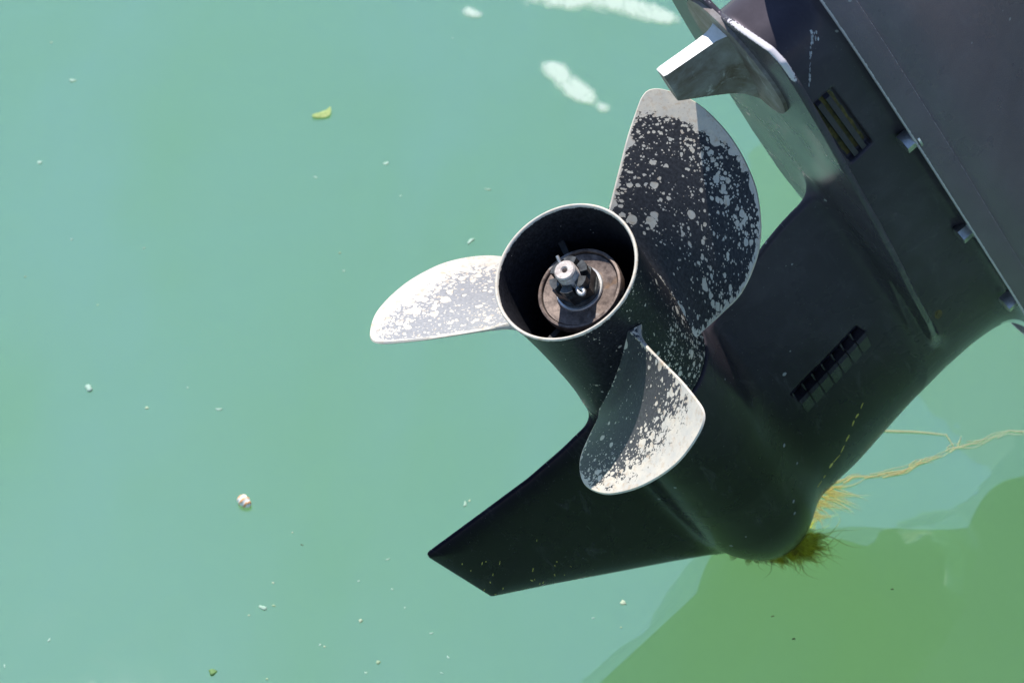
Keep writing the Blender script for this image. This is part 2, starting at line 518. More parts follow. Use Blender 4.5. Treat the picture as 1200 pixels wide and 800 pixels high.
def surface_nets(F, org, h):
    s = F < 0
    nx, ny, nz = F.shape
    cnt = np.zeros((nx - 1, ny - 1, nz - 1), np.int8)
    for dx in (0, 1):
        for dy in (0, 1):
            for dz in (0, 1):
                cnt += s[dx:nx - 1 + dx, dy:ny - 1 + dy, dz:nz - 1 + dz]
    act = (cnt > 0) & (cnt < 8)
    idx = np.argwhere(act)
    ids = np.full(act.shape, -1, np.int32)
    ids[act] = np.arange(len(idx))
    corners = np.array([[x, y, z] for x in (0, 1) for y in (0, 1) for z in (0, 1)])
    val = np.stack([F[idx[:, 0] + c[0], idx[:, 1] + c[1], idx[:, 2] + c[2]] for c in corners], 1)
    acc = np.zeros((len(idx), 3)); num = np.zeros(len(idx))
    for i in range(8):
        for j in range(i + 1, 8):
            if np.abs(corners[i] - corners[j]).sum() != 1:
                continue
            m = (val[:, i] < 0) != (val[:, j] < 0)
            den = val[:, i] - val[:, j]
            t = np.where(m, val[:, i] / np.where(den == 0, 1, den), 0)
            acc += m[:, None] * (corners[i] + t[:, None] * (corners[j] - corners[i]))
            num += m
    P = idx + acc / num[:, None]
    def tri(G, p):
        i = np.clip(p.astype(int), 0, np.array(G.shape[:3]) - 2); f = p - i
        r = 0
        for c in corners:
            wgt = np.prod(np.where(c, f, 1 - f), axis=1)
            v = G[i[:, 0] + c[0], i[:, 1] + c[1], i[:, 2] + c[2]]
            r = r + (wgt * v if v.ndim == 1 else wgt[:, None] * v)
        return r
    def grad(p, e=0.75):
        g = np.empty_like(p)
        for k in range(3):
            d = np.zeros(3); d[k] = e
            g[:, k] = (tri(F, p + d) - tri(F, p - d)) / (2 * e)
        return g
    for _ in range(2):
        g = grad(P); n2 = (g ** 2).sum(1) + 1e-6
        st = -(tri(F, P) / n2)[:, None] * g
        ln = np.linalg.norm(st, axis=1, keepdims=True)
        P = P + st * np.minimum(1, 0.5 / (ln + 1e-9))
    g = grad(P, 1.0)
    N = g / (np.linalg.norm(g, axis=1, keepdims=True) + 1e-9)
    quads = []
    for ax in range(3):
        b, c = [(1, 2), (2, 0), (0, 1)][ax]
        sl0 = [slice(None)] * 3; sl1 = [slice(None)] * 3
        sl0[ax] = slice(0, -1); sl1[ax] = slice(1, None)
        ch = s[tuple(sl0)] != s[tuple(sl1)]
        e = np.argwhere(ch)
        ok = (e[:, b] > 0) & (e[:, c] > 0) & (e[:, b] < F.shape[b] - 1) & (e[:, c] < F.shape[c] - 1)
        e = e[ok]
        def cell(db, dc):
            q = e.copy(); q[:, b] += db; q[:, c] += dc
            return ids[q[:, 0], q[:, 1], q[:, 2]]
        Q = np.stack([cell(-1, -1), cell(0, -1), cell(0, 0), cell(-1, 0)], 1)
        inside = s[e[:, 0], e[:, 1], e[:, 2]]
        Q[~inside] = Q[~inside][:, ::-1]
        quads.append(Q)
    return org + P * h, N, np.concatenate(quads)

def mesh_from(name, V, N, Q):
    used = np.unique(Q)
    mp = np.full(len(V), -1, np.int64); mp[used] = np.arange(len(used))
    me = bpy.data.meshes.new(name)
    v = V[used] * MM; q = mp[Q]
    me.vertices.add(len(v)); me.vertices.foreach_set('co', v.ravel())
    me.loops.add(q.size); me.loops.foreach_set('vertex_index', q.ravel().astype(np.int32))
    me.polygons.add(len(q)); me.polygons.foreach_set('loop_start', np.arange(0, q.size, 4, dtype=np.int32))
    me.update(calc_edges=True)
    me.validate()
    me.polygons.foreach_set('use_smooth', [True] * len(me.polygons))
    me.normals_split_custom_set_from_vertices(N[used].astype(np.float32))
    return me

VOX = 1.8
F, org = gearcase_field(VOX)
V, N, Q = surface_nets(F, org, VOX)
del F
cen = V[Q].mean(1)
bodyw = np.interp(cen[:, 2], [-460, -410, -340, -250, -60, 60, 108], [0, 30, 43, 50, 52, 47, 0])
is_skeg = (cen[:, 1] < -56) & (np.hypot(cen[:, 0], cen[:, 1]) > 60)
is_plate = (np.abs(cen[:, 1] - np.interp(cen[:, 2], [-420, -390, -200, 0, 140], [205, 202, 191, 187.5, 187])) < 9) & (np.abs(cen[:, 0]) > bodyw + 8)
def edge_attr(o, fn):
    co = np.empty(len(o.data.vertices) * 3, np.float32); o.data.vertices.foreach_get('co', co); co = co.reshape(-1, 3) / MM
    at = o.data.attributes.new('edge_wear', 'FLOAT', 'POINT'); at.data.foreach_set('value', fn(co).astype(np.float32))
is_front = (cen[:, 1] - JC(cen[:, 2]) > 226) & (cen[:, 2] < -438 + 0.9 * np.abs(cen[:, 0]) * 0)
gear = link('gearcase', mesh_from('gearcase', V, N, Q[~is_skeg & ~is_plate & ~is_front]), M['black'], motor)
link('flange_shield', mesh_from('flange_shield', V, N, Q[is_front]), M['polished'], motor)
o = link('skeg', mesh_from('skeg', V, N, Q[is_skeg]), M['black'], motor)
edge_attr(o, lambda c: np.clip(0.62 + 0.35 * poly_sdf(SKEG, c[:, 1], c[:, 2]), 0, .62) * np.clip((-c[:, 1] - 60) / 140, .3, 1))
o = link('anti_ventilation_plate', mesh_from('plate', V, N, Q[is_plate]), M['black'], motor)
edge_attr(o, lambda c: np.clip(0.80 + 0.45 * (poly_sdf(PLATE, c[:, 2], c[:, 0])), 0, .80) * (.42 + 1.1 * sstep(c[:, 2], 98, 124)))  # worn rim; aft edge paled further to paint in its sunlit white
bvh = BVHTree.FromPolygons([tuple(v) for v in V], [tuple(q) for q in Q.tolist()])
def skin(u, a, side=1):
    """starboard surface point and normal of the casting at (u, a), in mm"""
    loc, nr, _, _ = bvh.ray_cast(Vector((side * 120, u, a)), Vector((-side, 0, 0)))
    if loc is None:
        return Vector((40 * side, u, a)), Vector((side, 0, 0))
    return loc, nr

# ------------------------------------------------------------------ upper housing
def plan_housing(hw, aft, fwd, n=10):
    h = [(aft, 0), (aft - 3, hw * .20), (aft - 14, hw * .34), (aft - 40, hw * .48), (20 + aft * .1, hw * .68), (-50, hw * .86), (-140, hw * .97), (-260, hw * 1.02), (-360, hw * .98), (-440, hw * .80), (fwd + 16, hw * .42), (fwd, 0)]
    return smooth_poly([(a, l) for a, l in h] + [(a, -l) for a, l in h[-2:0:-1]], 6)
def build_housing():
    bm = bmesh.new()
    base = plan_housing(75, 130, -512)
    cx = np.array([-150.0, 0.0])
    layers = [(243.5, -7.5), (239.2, -4.5), (238.0, -2.6), (238.0, -1.2), (238.7, -0.2), (240.0, 0.0), (256.6, 0.6), (257.4, 0.3), (258.0, -1.6), (259.5, -2.0),
              (263, -1.2), (270, -0.4), (279, -0.6), (288, -2.2), (298, -5.4), (309, -10.0), (321, -16), (335, -22), (352, -27.5), (375, -32), (405, -35), (445, -37), (500, -38), (600, -38), (720, -36), (760, -20)]
    rings = []; wr = []
    nrm = np.roll(base, -1, 0) - np.roll(base, 1, 0)
    nrm = np.stack([-nrm[:, 1], nrm[:, 0]], 1); nrm /= np.linalg.norm(nrm, axis=1)[:, None]
    if (nrm * (base - cx)).sum() < 0: nrm = -nrm
    for uj, off in layers:
        p = base + nrm * off
        if uj > 300:
            s = np.interp(uj, [300, 440, 760], [1.0, 0.86, 0.66])
            p = np.stack([(p[:, 0] + 150) * s - 150 - (1 - s) * 120, p[:, 1]], 1)
        rings.append([bm.verts.new((q[1] * MM, (uj + JC(q[0]) * np.interp(uj, [240, 700], [1, .2])) * MM, q[0] * MM)) for q in p])
        wr += [{239.2: .3, 238.0: .85, 238.7: .9, 240.0: .30, 256.6: .1, 257.4: .72, 258.0: .2}.get(uj, 0.0)] * len(p)
    for r0, r1 in zip(rings[:-1], rings[1:]):
        n = len(r0)
        for i in range(n):
            bm.faces.new((r0[i], r0[(i + 1) % n], r1[(i + 1) % n], r1[i]))
    bm.faces.new(rings[0]); bm.faces.new(rings[-1][::-1])
    o = from_bm('exhaust_housing', bm, M['housing'], motor, angle=50)
    at = o.data.attributes.new('edge_wear', 'FLOAT', 'POINT'); at.data.foreach_set('value', wr)
    return o
housing = build_housing()

def build_cowl():
    bm = bmesh.new()
    rings = []
    for uj, hw, aft, fwd in [(745, 90, 40, -420), (752, 150, 110, -500), (800, 172, 140, -540), (900, 180, 150, -560), (1050, 176, 140, -550), (1150, 155, 110, -520), (1200, 110, 50, -450), (1212, 50, -60, -330)]:
        p = plan_housing(hw, aft, fwd)
        if len(rings) and False: pass
        rings.append([bm.verts.new((q[1] * MM, uj * MM, q[0] * MM)) for q in p])
    for r0, r1 in zip(rings[:-1], rings[1:]):
        n = len(r0)
        for i in range(n):
            bm.faces.new((r0[i], r0[(i + 1) % n], r1[(i + 1) % n], r1[i]))
    bm.faces.new(rings[0]); bm.faces.new(rings[-1][::-1])
    return from_bm('cowl', bm, M['housing'], motor, angle=45)
build_cowl()

def hex_bolt(u, a, l, r=6.6, hgt=8.0):
    bm = bmesh.new()
    uj0 = 241.8
    top = uj0 + JC(a)
    def ring(rr, uu, n, ph=0.35):
        return [((l + rr * math.cos(2 * math.pi * k / n + ph)) * MM, uu * MM, (a + rr * math.sin(2 * math.pi * k / n + ph)) * MM) for k in range(n)]
    prism(bm, ring(r * 1.3, top, 24), ring(r * 1.3, top - 1.6, 24))
    prism(bm, ring(r, top - 1.5, 6), ring(r, top - 1.5 - hgt, 6))
    bevel(bm, 0.0011, 3)
    return from_bm('bolt', bm, M['bolt'], motor, angle=60)
for a in (-72, -222, -357):
    hex_bolt(0, a, 58.5, 7.6, 9.0)
    hex_bolt(0, a, -58.5, 7.6, 9.0)

# ------------------------------------------------------------------ propeller
RHO = [57.191, 54.671, 57.971, 61.775, 59.864, 56.609, 58.947, 57.906, 54.925, 50.306, 44.042, 39.235, 42.569, 53.65, 82.737, 66.799]
PITCHMM, RAKE, A0, PHI0, CUP = 492.588, 0.316, -74.057, -0.188, 1.504

def prop_attrs(me, wp, wear, chalk_sheen=0.0):
    at = me.attributes.new('chalk_sheen', 'FLOAT', 'POINT'); at.data.foreach_set('value', np.zeros(len(me.vertices), np.float32) + chalk_sheen)
    at = me.attributes.new('wp', 'FLOAT_VECTOR', 'POINT'); at.data.foreach_set('vector', np.asarray(wp, np.float32).ravel())
    at = me.attributes.new('wear', 'FLOAT', 'POINT'); at.data.foreach_set('value', np.asarray(wear, np.float32))


def build_hub():
    bm = bmesh.new()
    prof = [(48, -146), (48, -110), (48.3, -60), (49.0, -28), (50.4, -8), (51.2, -2.6), (51.6, -1.2), (52.4, -0.1), (53.3, 0.0), (54.0, -0.7), (54.0, -2.5), (53.0, -9), (51.8, -22), (50.9, -45), (50.4, -75), (50.7, -110), (51.6, -132), (53.0, -146), (53.3, -148.5), (52.6, -150), (46, -150), (46, -146), (48, -146)]
    P = [prof[0]]
    for p, q in zip(prof[:-1], prof[1:]):
        k = max(1, int(math.hypot(q[0] - p[0], q[1] - p[1]) / 8))
        P += [(p[0] + (q[0] - p[0]) * i / k, p[1] + (q[1] - p[1]) * i / k) for i in range(1, k + 1)]
    lathe(bm, P, 128)
    bmesh.ops.remove_doubles(bm, verts=bm.verts, dist=1e-6)
    o = from_bm('propeller', bm, M['prop'], motor, angle=60)
    me = o.data
    co = np.array([v.co for v in me.vertices]) / MM
    r = np.hypot(co[:, 0], co[:, 1]); ph = np.arctan2(co[:, 0], co[:, 1])
    inner = r < 50.3 - 0.0 * co[:, 2]
    wear = 0.16 + 1.5 * (co[:, 2] > -1.6) + np.where((co[:, 2] < -80), 0.20, 0) + 0.24 * np.cos(ph - 0.9)
    nv = np.array([v.normal for v in me.vertices])
    wear = np.where(((nv[:, 0] * co[:, 0] + nv[:, 1] * co[:, 1]) < 0) & (co[:, 2] < -2), 0.12, wear)
    prop_attrs(me, np.stack([r * np.cos(ph) / 100 + 7, r * np.sin(ph) / 100, co[:, 2] / 100], 1), wear)
    return o
prop = build_hub()

def build_blade(k):
    nT, nR = 144, 22
    poly = smooth_poly([(157.4, 0), (150.5, 21), (141, 40), (123.6, 56.5), (100, 59.9), (78.3, 52.3), (58.3, 42.5), (51.0, 36), (50.3, 16), (50.3, 0), (50.3, -24), (58, -27), (70, -31), (85, -36.5), (100, -42), (120, -49.3), (140, -55.2), (151, -57.6), (157.5, -55.5), (161, -46), (162.3, -25.6)], 12)
    d = np.linalg.norm(np.diff(np.vstack([poly, poly[:1]]), axis=0), axis=1)
    sarc = np.concatenate([[0], np.cumsum(d)]); tt = np.linspace(0, sarc[-1], nT, endpoint=False)
    pc = np.vstack([poly, poly[:1]])
    pr, pv = np.interp(tt, sarc, pc[:, 0]), np.interp(tt, sarc, pc[:, 1])
    t = np.arctan2(pv, pr - 100)
    fr = np.sin(np.linspace(0, 1, nR + 1) ** 0.9 * np.pi / 2)
    fr[-1] = 1.0
    FR = np.repeat(fr[:, None], nT, 1)
    rr = 100 + FR * (pr[None] - 100)
    vv = FR * pv[None]
    phi0 = PHI0 + math.radians([0, -120, 120][k])
    psi = vv / np.maximum(rr, 40)
    ph = phi0 + psi
    a = A0 - PITCHMM / (2 * np.pi) * psi + RAKE * (rr - 54) + CUP * np.clip(-vv / 60, 0, 2) ** 2
    # thickness, measured along the surface normal to the forward face
    edge = 1 - FR
    th = 2.3 + 5.5 * np.sqrt(np.clip(edge, 0, 1)) * np.clip((165 - rr) / 100, 0.25, 1) + 9 * np.exp(-np.clip(rr - 50, 0, 99) / 5.5)
    beta = np.arctan(PITCHMM / (2 * np.pi) / rr)
    er = np.stack([np.sin(ph), np.cos(ph), 0 * ph], -1)
    et = np.stack([np.cos(ph), -np.sin(ph), 0 * ph], -1)
    az = np.array([0, 0, 1.0])
    nrm = az * np.cos(beta)[..., None] + et * np.sin(beta)[..., None]
    face = er * rr[..., None] + az * a[..., None]
    fil = 5.0 * np.exp(-np.clip(rr - 50, 0, 99) / 5.0)
    front = face + nrm * fil[..., None]
    back = face - nrm * th[..., None]
    # rounded rim: pull the last ring in a little and add a mid ring
    mid = face[-1] - nrm[-1] * (th[-1] * 0.5)[:, None]
    out = er[-1] * np.cos(t)[:, None] + et[-1] * (np.sin(t) * np.cos(beta[-1]))[:, None] - az * (np.sin(t) * np.sin(beta[-1]))[:, None]
    mid = mid + out * (0.9 * (rr[-1] > 56))[:, None]
    verts = []; wp = []; wear = []
    def wfun(r, v, f):
        if k == 0:      # flecks all over, bare tip, a rubbed band below it and at the leading root
            wv = 0.56 + 0.90 * sstep(r - 0.12 * v, 142, 156) + 0.22 * sstep(v, 20, 50) * sstep(-r, -100, -66) + 0.22 * math.exp(-((r - 132 + .25 * v) / 9) ** 2) * (v > -20)
            wv += 0.12 * sstep(-v, 26, 44)
        elif k == 1:    # bleached, bare towards the tip and the leading edge
            wv = 0.62 + 0.75 * sstep(r + 0.35 * v, 112, 158) + 0.30 * sstep(v, 20, 54)
        else:           # bare rim fading into speckled paint
            wv = 0.40 + 0.62 * sstep(r - 0.05 * v, 98, 138) + 0.40 * sstep(r - .1 * v, 136, 156)
        return wv + 0.75 * f ** 30 - 0.22 * sstep(-r, -72, -54)
    for j in range(nR + 1):
        for q in range(nT if j else 1):
            verts.append(front[j, q]); wp.append((rr[j, q] / 100, vv[j, q] / 100, k * 3.7)); wear.append(wfun(rr[j, q], vv[j, q], FR[j, q]))
    nF = len(verts)
    for q in range(nT):
        verts.append(mid[q]); wp.append((rr[-1, q] / 100, vv[-1, q] / 100, k * 3.7 + .03)); wear.append(0.9 + 0.5 * (rr[-1, q] > 70))
    nM = len(verts)
    for j in range(nR + 1):
        for q in range(nT if j else 1):
            verts.append(back[j, q]); wp.append((rr[j, q] / 100, vv[j, q] / 100, k * 3.7 + 1.5)); wear.append(wfun(rr[j, q], vv[j, q], FR[j, q]))
    def fid(j, q, o): return o if j == 0 else o + 1 + (j - 1) * nT + q % nT
    faces = []
    for q in range(nT):
        faces.append((fid(0, 0, 0), fid(1, q + 1, 0), fid(1, q, 0)))
        faces.append((fid(0, 0, nM), fid(1, q, nM), fid(1, q + 1, nM)))
        for j in range(1, nR):
            faces.append((fid(j, q, 0), fid(j, q + 1, 0), fid(j + 1, q + 1, 0), fid(j + 1, q, 0)))
            faces.append((fid(j, q, nM), fid(j + 1, q, nM), fid(j + 1, q + 1, nM), fid(j, q + 1, nM)))
        m0, m1 = nF + q, nF + (q + 1) % nT
        faces.append((fid(nR, q, 0), fid(nR, q + 1, 0), m1, m0))
        faces.append((m0, m1, fid(nR, q + 1, nM), fid(nR, q, nM)))
    me = bpy.data.meshes.new('blade')
    me.from_pydata([tuple(np.array(v) * MM) for v in verts], [], faces)
    bm = bmesh.new(); bm.from_mesh(me); bmesh.ops.recalc_face_normals(bm, faces=bm.faces); bm.to_mesh(me); bm.free()
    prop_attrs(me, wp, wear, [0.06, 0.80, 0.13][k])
    o = link('blade', me, M['prop'], prop)
    me.set_sharp_from_angle(angle=math.radians(55))
    o['label'] = ['upper propeller blade with black paint flaked into pale spots', 'left propeller blade bleached bright in the sun', 'lower propeller blade half in the shadow of the hub'][k]
for k in range(3):
    build_blade(k)

def build_hub_inside():
    bm = bmesh.new()
    lathe(bm, [(0, -30), (29.5, -30), (29.5, -140), (0, -140)], 64)
    from_bm('hub_core', bm, M['core'], prop, angle=40)
    for ang in (165, 45, -75):
        bm = bmesh.new()
        s, c = math.sin(math.radians(ang)), math.cos(math.radians(ang))
        def P(r, w, a): return ((r * s + w * c) * MM, (r * c - w * s) * MM, a * MM)
        prism(bm, [P(28, -2, -38), P(28, 2, -38), P(50, 2.4, -34), P(50, -2.4, -34)], [P(28, -2, -135), P(28, 2, -135), P(50, 2.4, -135), P(50, -2.4, -135)])
        bevel(bm, 0.0008, 2)
        from_bm('hub_rib', bm, M['core'], prop)
    bm = bmesh.new()
    lathe(bm, [(0, -29), (27.8, -29), (28.2, -28.9), (28.4, -30.5), (28.9, -30.5), (29.2, -27.2), (29.8, -26.7), (31.4, -26.9), (32, -27.8), (32, -34), (28, -34)], 96)
    from_bm('thrust_washer', bm, M['rust'], prop, angle=35)
    bm = bmesh.new()
    lathe(bm, [(0, -29.4), (18.0, -29.4), (18.0, -27.6), (17.4, -27.0), (0, -27.0)], 64)
    from_bm('spacer_ring', bm, M['bright'], prop, angle=35)
    # castellated nut
    bm = bmesh.new()
    lathe(bm, [(0, -27.3), (16.0, -27.3), (16.2, -24.0), (15.4, -23.0), (0, -23.0)], 48)
    def hx(r, a, ph=0.2): return [(r * math.sin(math.pi / 3 * i + ph) * MM, r * math.cos(math.pi / 3 * i + ph) * MM, a * MM) for i in range(6)]
    prism(bm, hx(16.2, -23.2), hx(16.2, -13.0))
    for i in range(6):
        c0 = math.pi / 3 * i + 0.2
        ps = []
        for aa in (-13.2, -6.0):
            ring = []
            for d, r in ((-.35, 8.9), (-.35, 14.2), (-.11, 14.8), (.11, 14.8), (.35, 14.2), (.35, 8.9), (.0, 9.1)):
                ring.append(((r * math.sin(c0 + d)) * MM, (r * math.cos(c0 + d)) * MM, aa * MM))
            ps.append(ring)
        prism(bm, ps[0], ps[1])
    bevel(bm, 0.0005, 2, 35)
    from_bm('castle_nut', bm, M['darkmetal'], prop)
    # threaded shaft end
    bm = bmesh.new()
    pr = [(0, -4.0), (1.9, -4.0), (2.0, 0.6), (2.9, 1.4), (6.9, 1.4), (7.9, 0.4)]
    a = 0.0
    while a > -20:
        pr += [(8.15, a - 0.5), (7.6, a - 1.0)]
        a -= 1.25
    pr += [(7.6, -24)]
    lathe(bm, pr, 48)
    from_bm('shaft_end', bm, M['shaft'], prop, angle=28)
    # cotter pin
    bm = bmesh.new()
    d = Vector((-0.55, 0.83, 0)).normalized()
    d = Vector((0.98, -0.05, 0)).normalized()
    z = -9.5
    def q(t, w=0, a=0): return ((d * t + Vector((-d.y, d.x, 0)) * w) * MM) + Vector((0, 0, (z + a) * MM))
    tube(bm, [q(-19, 2, 3), q(-15, 1, 1.5), q(-12, 0, 0), q(0), q(12), q(14.5, 1.0, .6)], 0.0013, 8)
    loop = [q(11.5 + 3.6 * (1 - math.cos(x)), 1.9 * math.sin(x), .4 - .8 * math.sin(x / 2)) for x in np.linspace(0, 2 * math.pi, 18)]
    tube(bm, loop, 0.0016, 8)
    from_bm('cotter_pin', bm, M['bright'], prop, angle=60)
build_hub_inside()

# ------------------------------------------------------------------ trim tab (anode) under the plate
def build_tab():
    bm = bmesh.new()
    seg = 72
    def ring(r, u): return [(r * math.sin(2 * math.pi * i / seg) * MM, u * MM, (56 + r * math.cos(2 * math.pi * i / seg)) * MM) for i in range(seg)]
    prism(bm, ring(50.0, 184.5), ring(50.0, 180.6))
    bevel(bm, 0.0012, 3)
    disc = from_bm('trim_tab', bm, M['zinc'], motor, angle=40)
    # fin, lofted from root to tip: (u, front a, aft a, half thickness aft, half thickness mid)
    bm = bmesh.new()
    rings = []
    lev = [(182, 2, 90, 9.0, 13.0), (178, 10, 90, 7.0, 9.5), (173, 20, 90.5, 5.6, 7.6), (165, 30, 91.5, 5.2, 6.8), (150, 45, 94, 5.0, 6.0), (134, 60, 96.7, 4.8, 5.4), (131.5, 62.5, 97.2, 4.2, 4.8)]
    for u, f, a, ta, tm in lev:
        prof = [(a, -ta), (a, ta), (a - (a - f) * .35, tm), (a - (a - f) * .65, tm * .9), (f + (a - f) * .12, tm * .55), (f + (a - f) * .02, tm * .25), (f, 0),
                (f + (a - f) * .02, -tm * .25), (f + (a - f) * .12, -tm * .55), (a - (a - f) * .65, -tm * .9), (a - (a - f) * .35, -tm)]
        rings.append([bm.verts.new((l * MM, u * MM, x * MM)) for x, l in prof])
    n = len(rings[0])
    for r0, r1 in zip(rings[:-1], rings[1:]):
        for i in range(n):
            bm.faces.new((r0[i], r0[(i + 1) % n], r1[(i + 1) % n], r1[i]))
    bm.faces.new(rings[0]); bm.faces.new(rings[-1][::-1])
    fin = from_bm('fin', bm, M['zinc'], disc, angle=42)
    fin.data.materials.append(M['zinc_bare'])
    for p in fin.data.polygons:
        if p.normal.z > 0.85: p.material_index = 1
build_tab()

# ------------------------------------------------------------------ exhaust slots and intake louvres on the starboard side
def boxm(cl, cu, ca, hl, hu, ha, name, mat, parent, ang=0.0, bev=0.0006):
    bm = bmesh.new()
    c, s = math.cos(ang), math.sin(ang)
    def P(l, u, a): return ((cl + l) * MM, (cu + u * c - a * s) * MM, (ca + u * s + a * c) * MM)
    prism(bm, [P(-hl, -hu, -ha), P(hl, -hu, -ha), P(hl, hu, -ha), P(-hl, hu, -ha)], [P(-hl, -hu, ha), P(hl, -hu, ha), P(hl, hu, ha), P(-hl, hu, ha)])
    bevel(bm, bev, 2)
    return from_bm(name, bm, mat, parent)
for side in (1, -1):
    boxm(side * 40.0, 211, -24, 0.6, 10.6, 39, 'slot_floor', M['algae_dirt'], gear, 0.09, 0.0002)
    for i, du in enumerate((-3.7, 3.7)):
        boxm(side * 43.2, 211 + du, -24, 2.4, 2.0, 38.6, 'slot_bar', M['black'], gear, 0.09)
    for i in range(7):
        uu = 115 - 32 + i * 10.8
        aa = -292.5 + 0.236 * (uu - 115)
        bm = bmesh.new()
        l0 = abs(skin(uu, aa - 5, side)[0].x); l1 = abs(skin(uu, aa - 24, side)[0].x)
        def P(l, u, a): return (side * l * MM, u * MM, (a + 0.236 * (u - uu)) * MM)
        # each louvre: a ramp that overhangs the recess and dies into the skin towards the bow
        def ring(w): return [P(l0 - 7, uu + w, aa + 1), P(l0 + 1.8, uu + w, aa + 2.5), P(l0 + 3.0, uu + w, aa - 2), P(l1 - 0.4, uu + w * .9, aa - 24), P(l1 - 6, uu + w, aa - 12)]
        prism(bm, ring(-4.8), ring(4.8))
        bevel(bm, 0.0006, 2)
        from_bm('intake_louvre', bm, M['black'], gear)
        bm = bmesh.new()
        def rib(w): return [P(l0 - 8, uu + w - 5.4, aa + 1), P(l0 - 1.5, uu + w - 5.4, aa + 1), P(l0 - 1.5, uu + w - 5.4, aa + 13), P(l0 - 8, uu + w - 5.4, aa + 13)]
        prism(bm, rib(-.7), rib(.7))
        from_bm('intake_rib', bm, M['black'], gear)

# ------------------------------------------------------------------ boat behind the motor (its stern carries the motor)
def build_boat():
    root = bpy.data.objects.new('boat', None)
    C.objects.link(root)
    fw = Vector((0.85345, 0.52117, 0)); sd = Vector((0.52117, -0.85345, 0))
    org = fw * 1.33 + sd * (-0.844)
    root.matrix_world = Matrix.Translation(org) @ Matrix(((sd.x, fw.x, 0), (sd.y, fw.y, 0), (0, 0, 1))).to_4x4()
    tag(root, 'cream motorboat stern carrying the outboard motor, outside the right edge', 'boat')
    bm = bmesh.new()
    rings = []
    for y, hb, top in [(0, 0.745, 0.62), (0.6, 0.80, 0.64), (1.6, 0.84, 0.68), (2.8, 0.80, 0.76), (3.8, 0.58, 0.86), (4.6, 0.22, 0.96), (4.8, 0.03, 1.0)]:
        sec = [(-hb, top), (-hb * .99, top - .06), (-hb * .94, .25), (-hb * .86, .02), (-hb * .45, -.12), (0, -.22), (hb * .45, -.12), (hb * .86, .02), (hb * .94, .25), (hb * .99, top - .06), (hb, top), (hb * .9, top + .02), (hb * .85, top - .12), (0, top - .2), (-hb * .85, top - .12), (-hb * .9, top + .02)]
        rings.append([bm.verts.new((x, y, z)) for x, z in sec])
    n = len(rings[0])
    for r0, r1 in zip(rings[:-1], rings[1:]):
        for i in range(n):
            bm.faces.new((r0[i], r0[(i + 1) % n], r1[(i + 1) % n], r1[i]))
    bm.faces.new(rings[0]); bm.faces.new(rings[-1][::-1])
    bevel(bm, 0.012, 2, 40)
    from_bm('hull', bm, M['white'], root, angle=30)
build_boat()

# ------------------------------------------------------------------ marks on the casting: scuffs, scratches, a drain screw
def patches(name, items, mat, parent):
    """items: list of ((u0, a0), (u1, a1), half width) laid on the starboard skin as thin flakes of paint"""
    bm = bmesh.new()
    for (u0, a0), (u1, a1), hw in items:
        n = 4
        ring = []
        d = Vector((0, u1 - u0, a1 - a0)).normalized()
        for i in range(n + 1):
            f = i / n
            p, nr = skin(u0 + (u1 - u0) * f, a0 + (a1 - a0) * f)
            side = nr.cross(d).normalized()
            wv = hw * (0.25 + 0.75 * math.sin(math.pi * (0.1 + 0.8 * f))) * random.uniform(.7, 1.15)
            ring.append([bm.verts.new((p + nr * h + side * wv * q) * MM) for q, h in ((-1, 0.05), (0, 0.30), (1, 0.05))])
        for r0, r1 in zip(ring[:-1], ring[1:]):
            for k in range(2):
                bm.faces.new((r0[k], r0[k + 1], r1[k + 1], r1[k]))
    return from_bm(name, bm, mat, parent)
yl = [(120.9, -369.9), (113.2, -379.1), (107.1, -383.5), (96.7, -398.4), (87.8, -408.7), (79.9, -419.5), (71.3, -422.0), (61.2, -432.7), (54.7, -435.5), (45.4, -433.8)]
items = []
for (p, q), hw in zip(zip(yl[:-1], yl[1:]), (1.0, 1.5, 1.3, 1.7, 0.8, 1.0, 1.6, 1.1, 1.0)):
    c = random.uniform(.35, .9)
    p = (p[0] + random.gauss(0, .5), p[1] + random.gauss(0, .8)); hw *= random.uniform(.6, 1.1)
    items.append((p, (p[0] + (q[0] - p[0]) * c, p[1] + (q[1] - p[1]) * c), hw))
patches('paint_scuff', items, M['yellow'], gear)
it = []
for i in range(46):
    u0 = random.uniform(-216, -150); a0 = -165 - (random.random() ** 0.8) * 150
    lim = np.interp(u0, [-214, -171, -130], [-268, -320, -372])
    if a0 < lim + 3 or random.random() < np.clip((lim + 40 - a0) / -60, 0, .8): continue
    an = random.uniform(-.4, .7)
    ln = random.uniform(1.5, 6)
    it.append(((u0, a0), (u0 + ln * math.sin(an), a0 + ln * math.cos(an)), random.uniform(.2, .45)))
tag(patches('paint_fleck', it, M['yellow'], gear), kind='stuff')
sp = [(228, 64), (224.5, 62), (219, 57), (213, 48), (205, 33)]
it = []
for i in range(46):
    f = random.random() ** 0.8 * 3.999; k = int(f); f -= k
    u0 = sp[k][0] + (sp[k + 1][0] - sp[k][0]) * f; a0 = sp[k][1] + (sp[k + 1][1] - sp[k][1]) * f
    j_ = 2.0 if k == 0 else 0.5
    u0 += random.gauss(0, j_ * .6); a0 += random.gauss(0, j_)
    ln = random.uniform(1.0, 4.0)
    it.append(((u0, a0), (u0 - ln * .45, a0 - ln * .8), random.uniform(.25, .6) * (1.8 if k == 0 else 1)))
tag(patches('scratch', it, M['chip'], gear), kind='stuff')
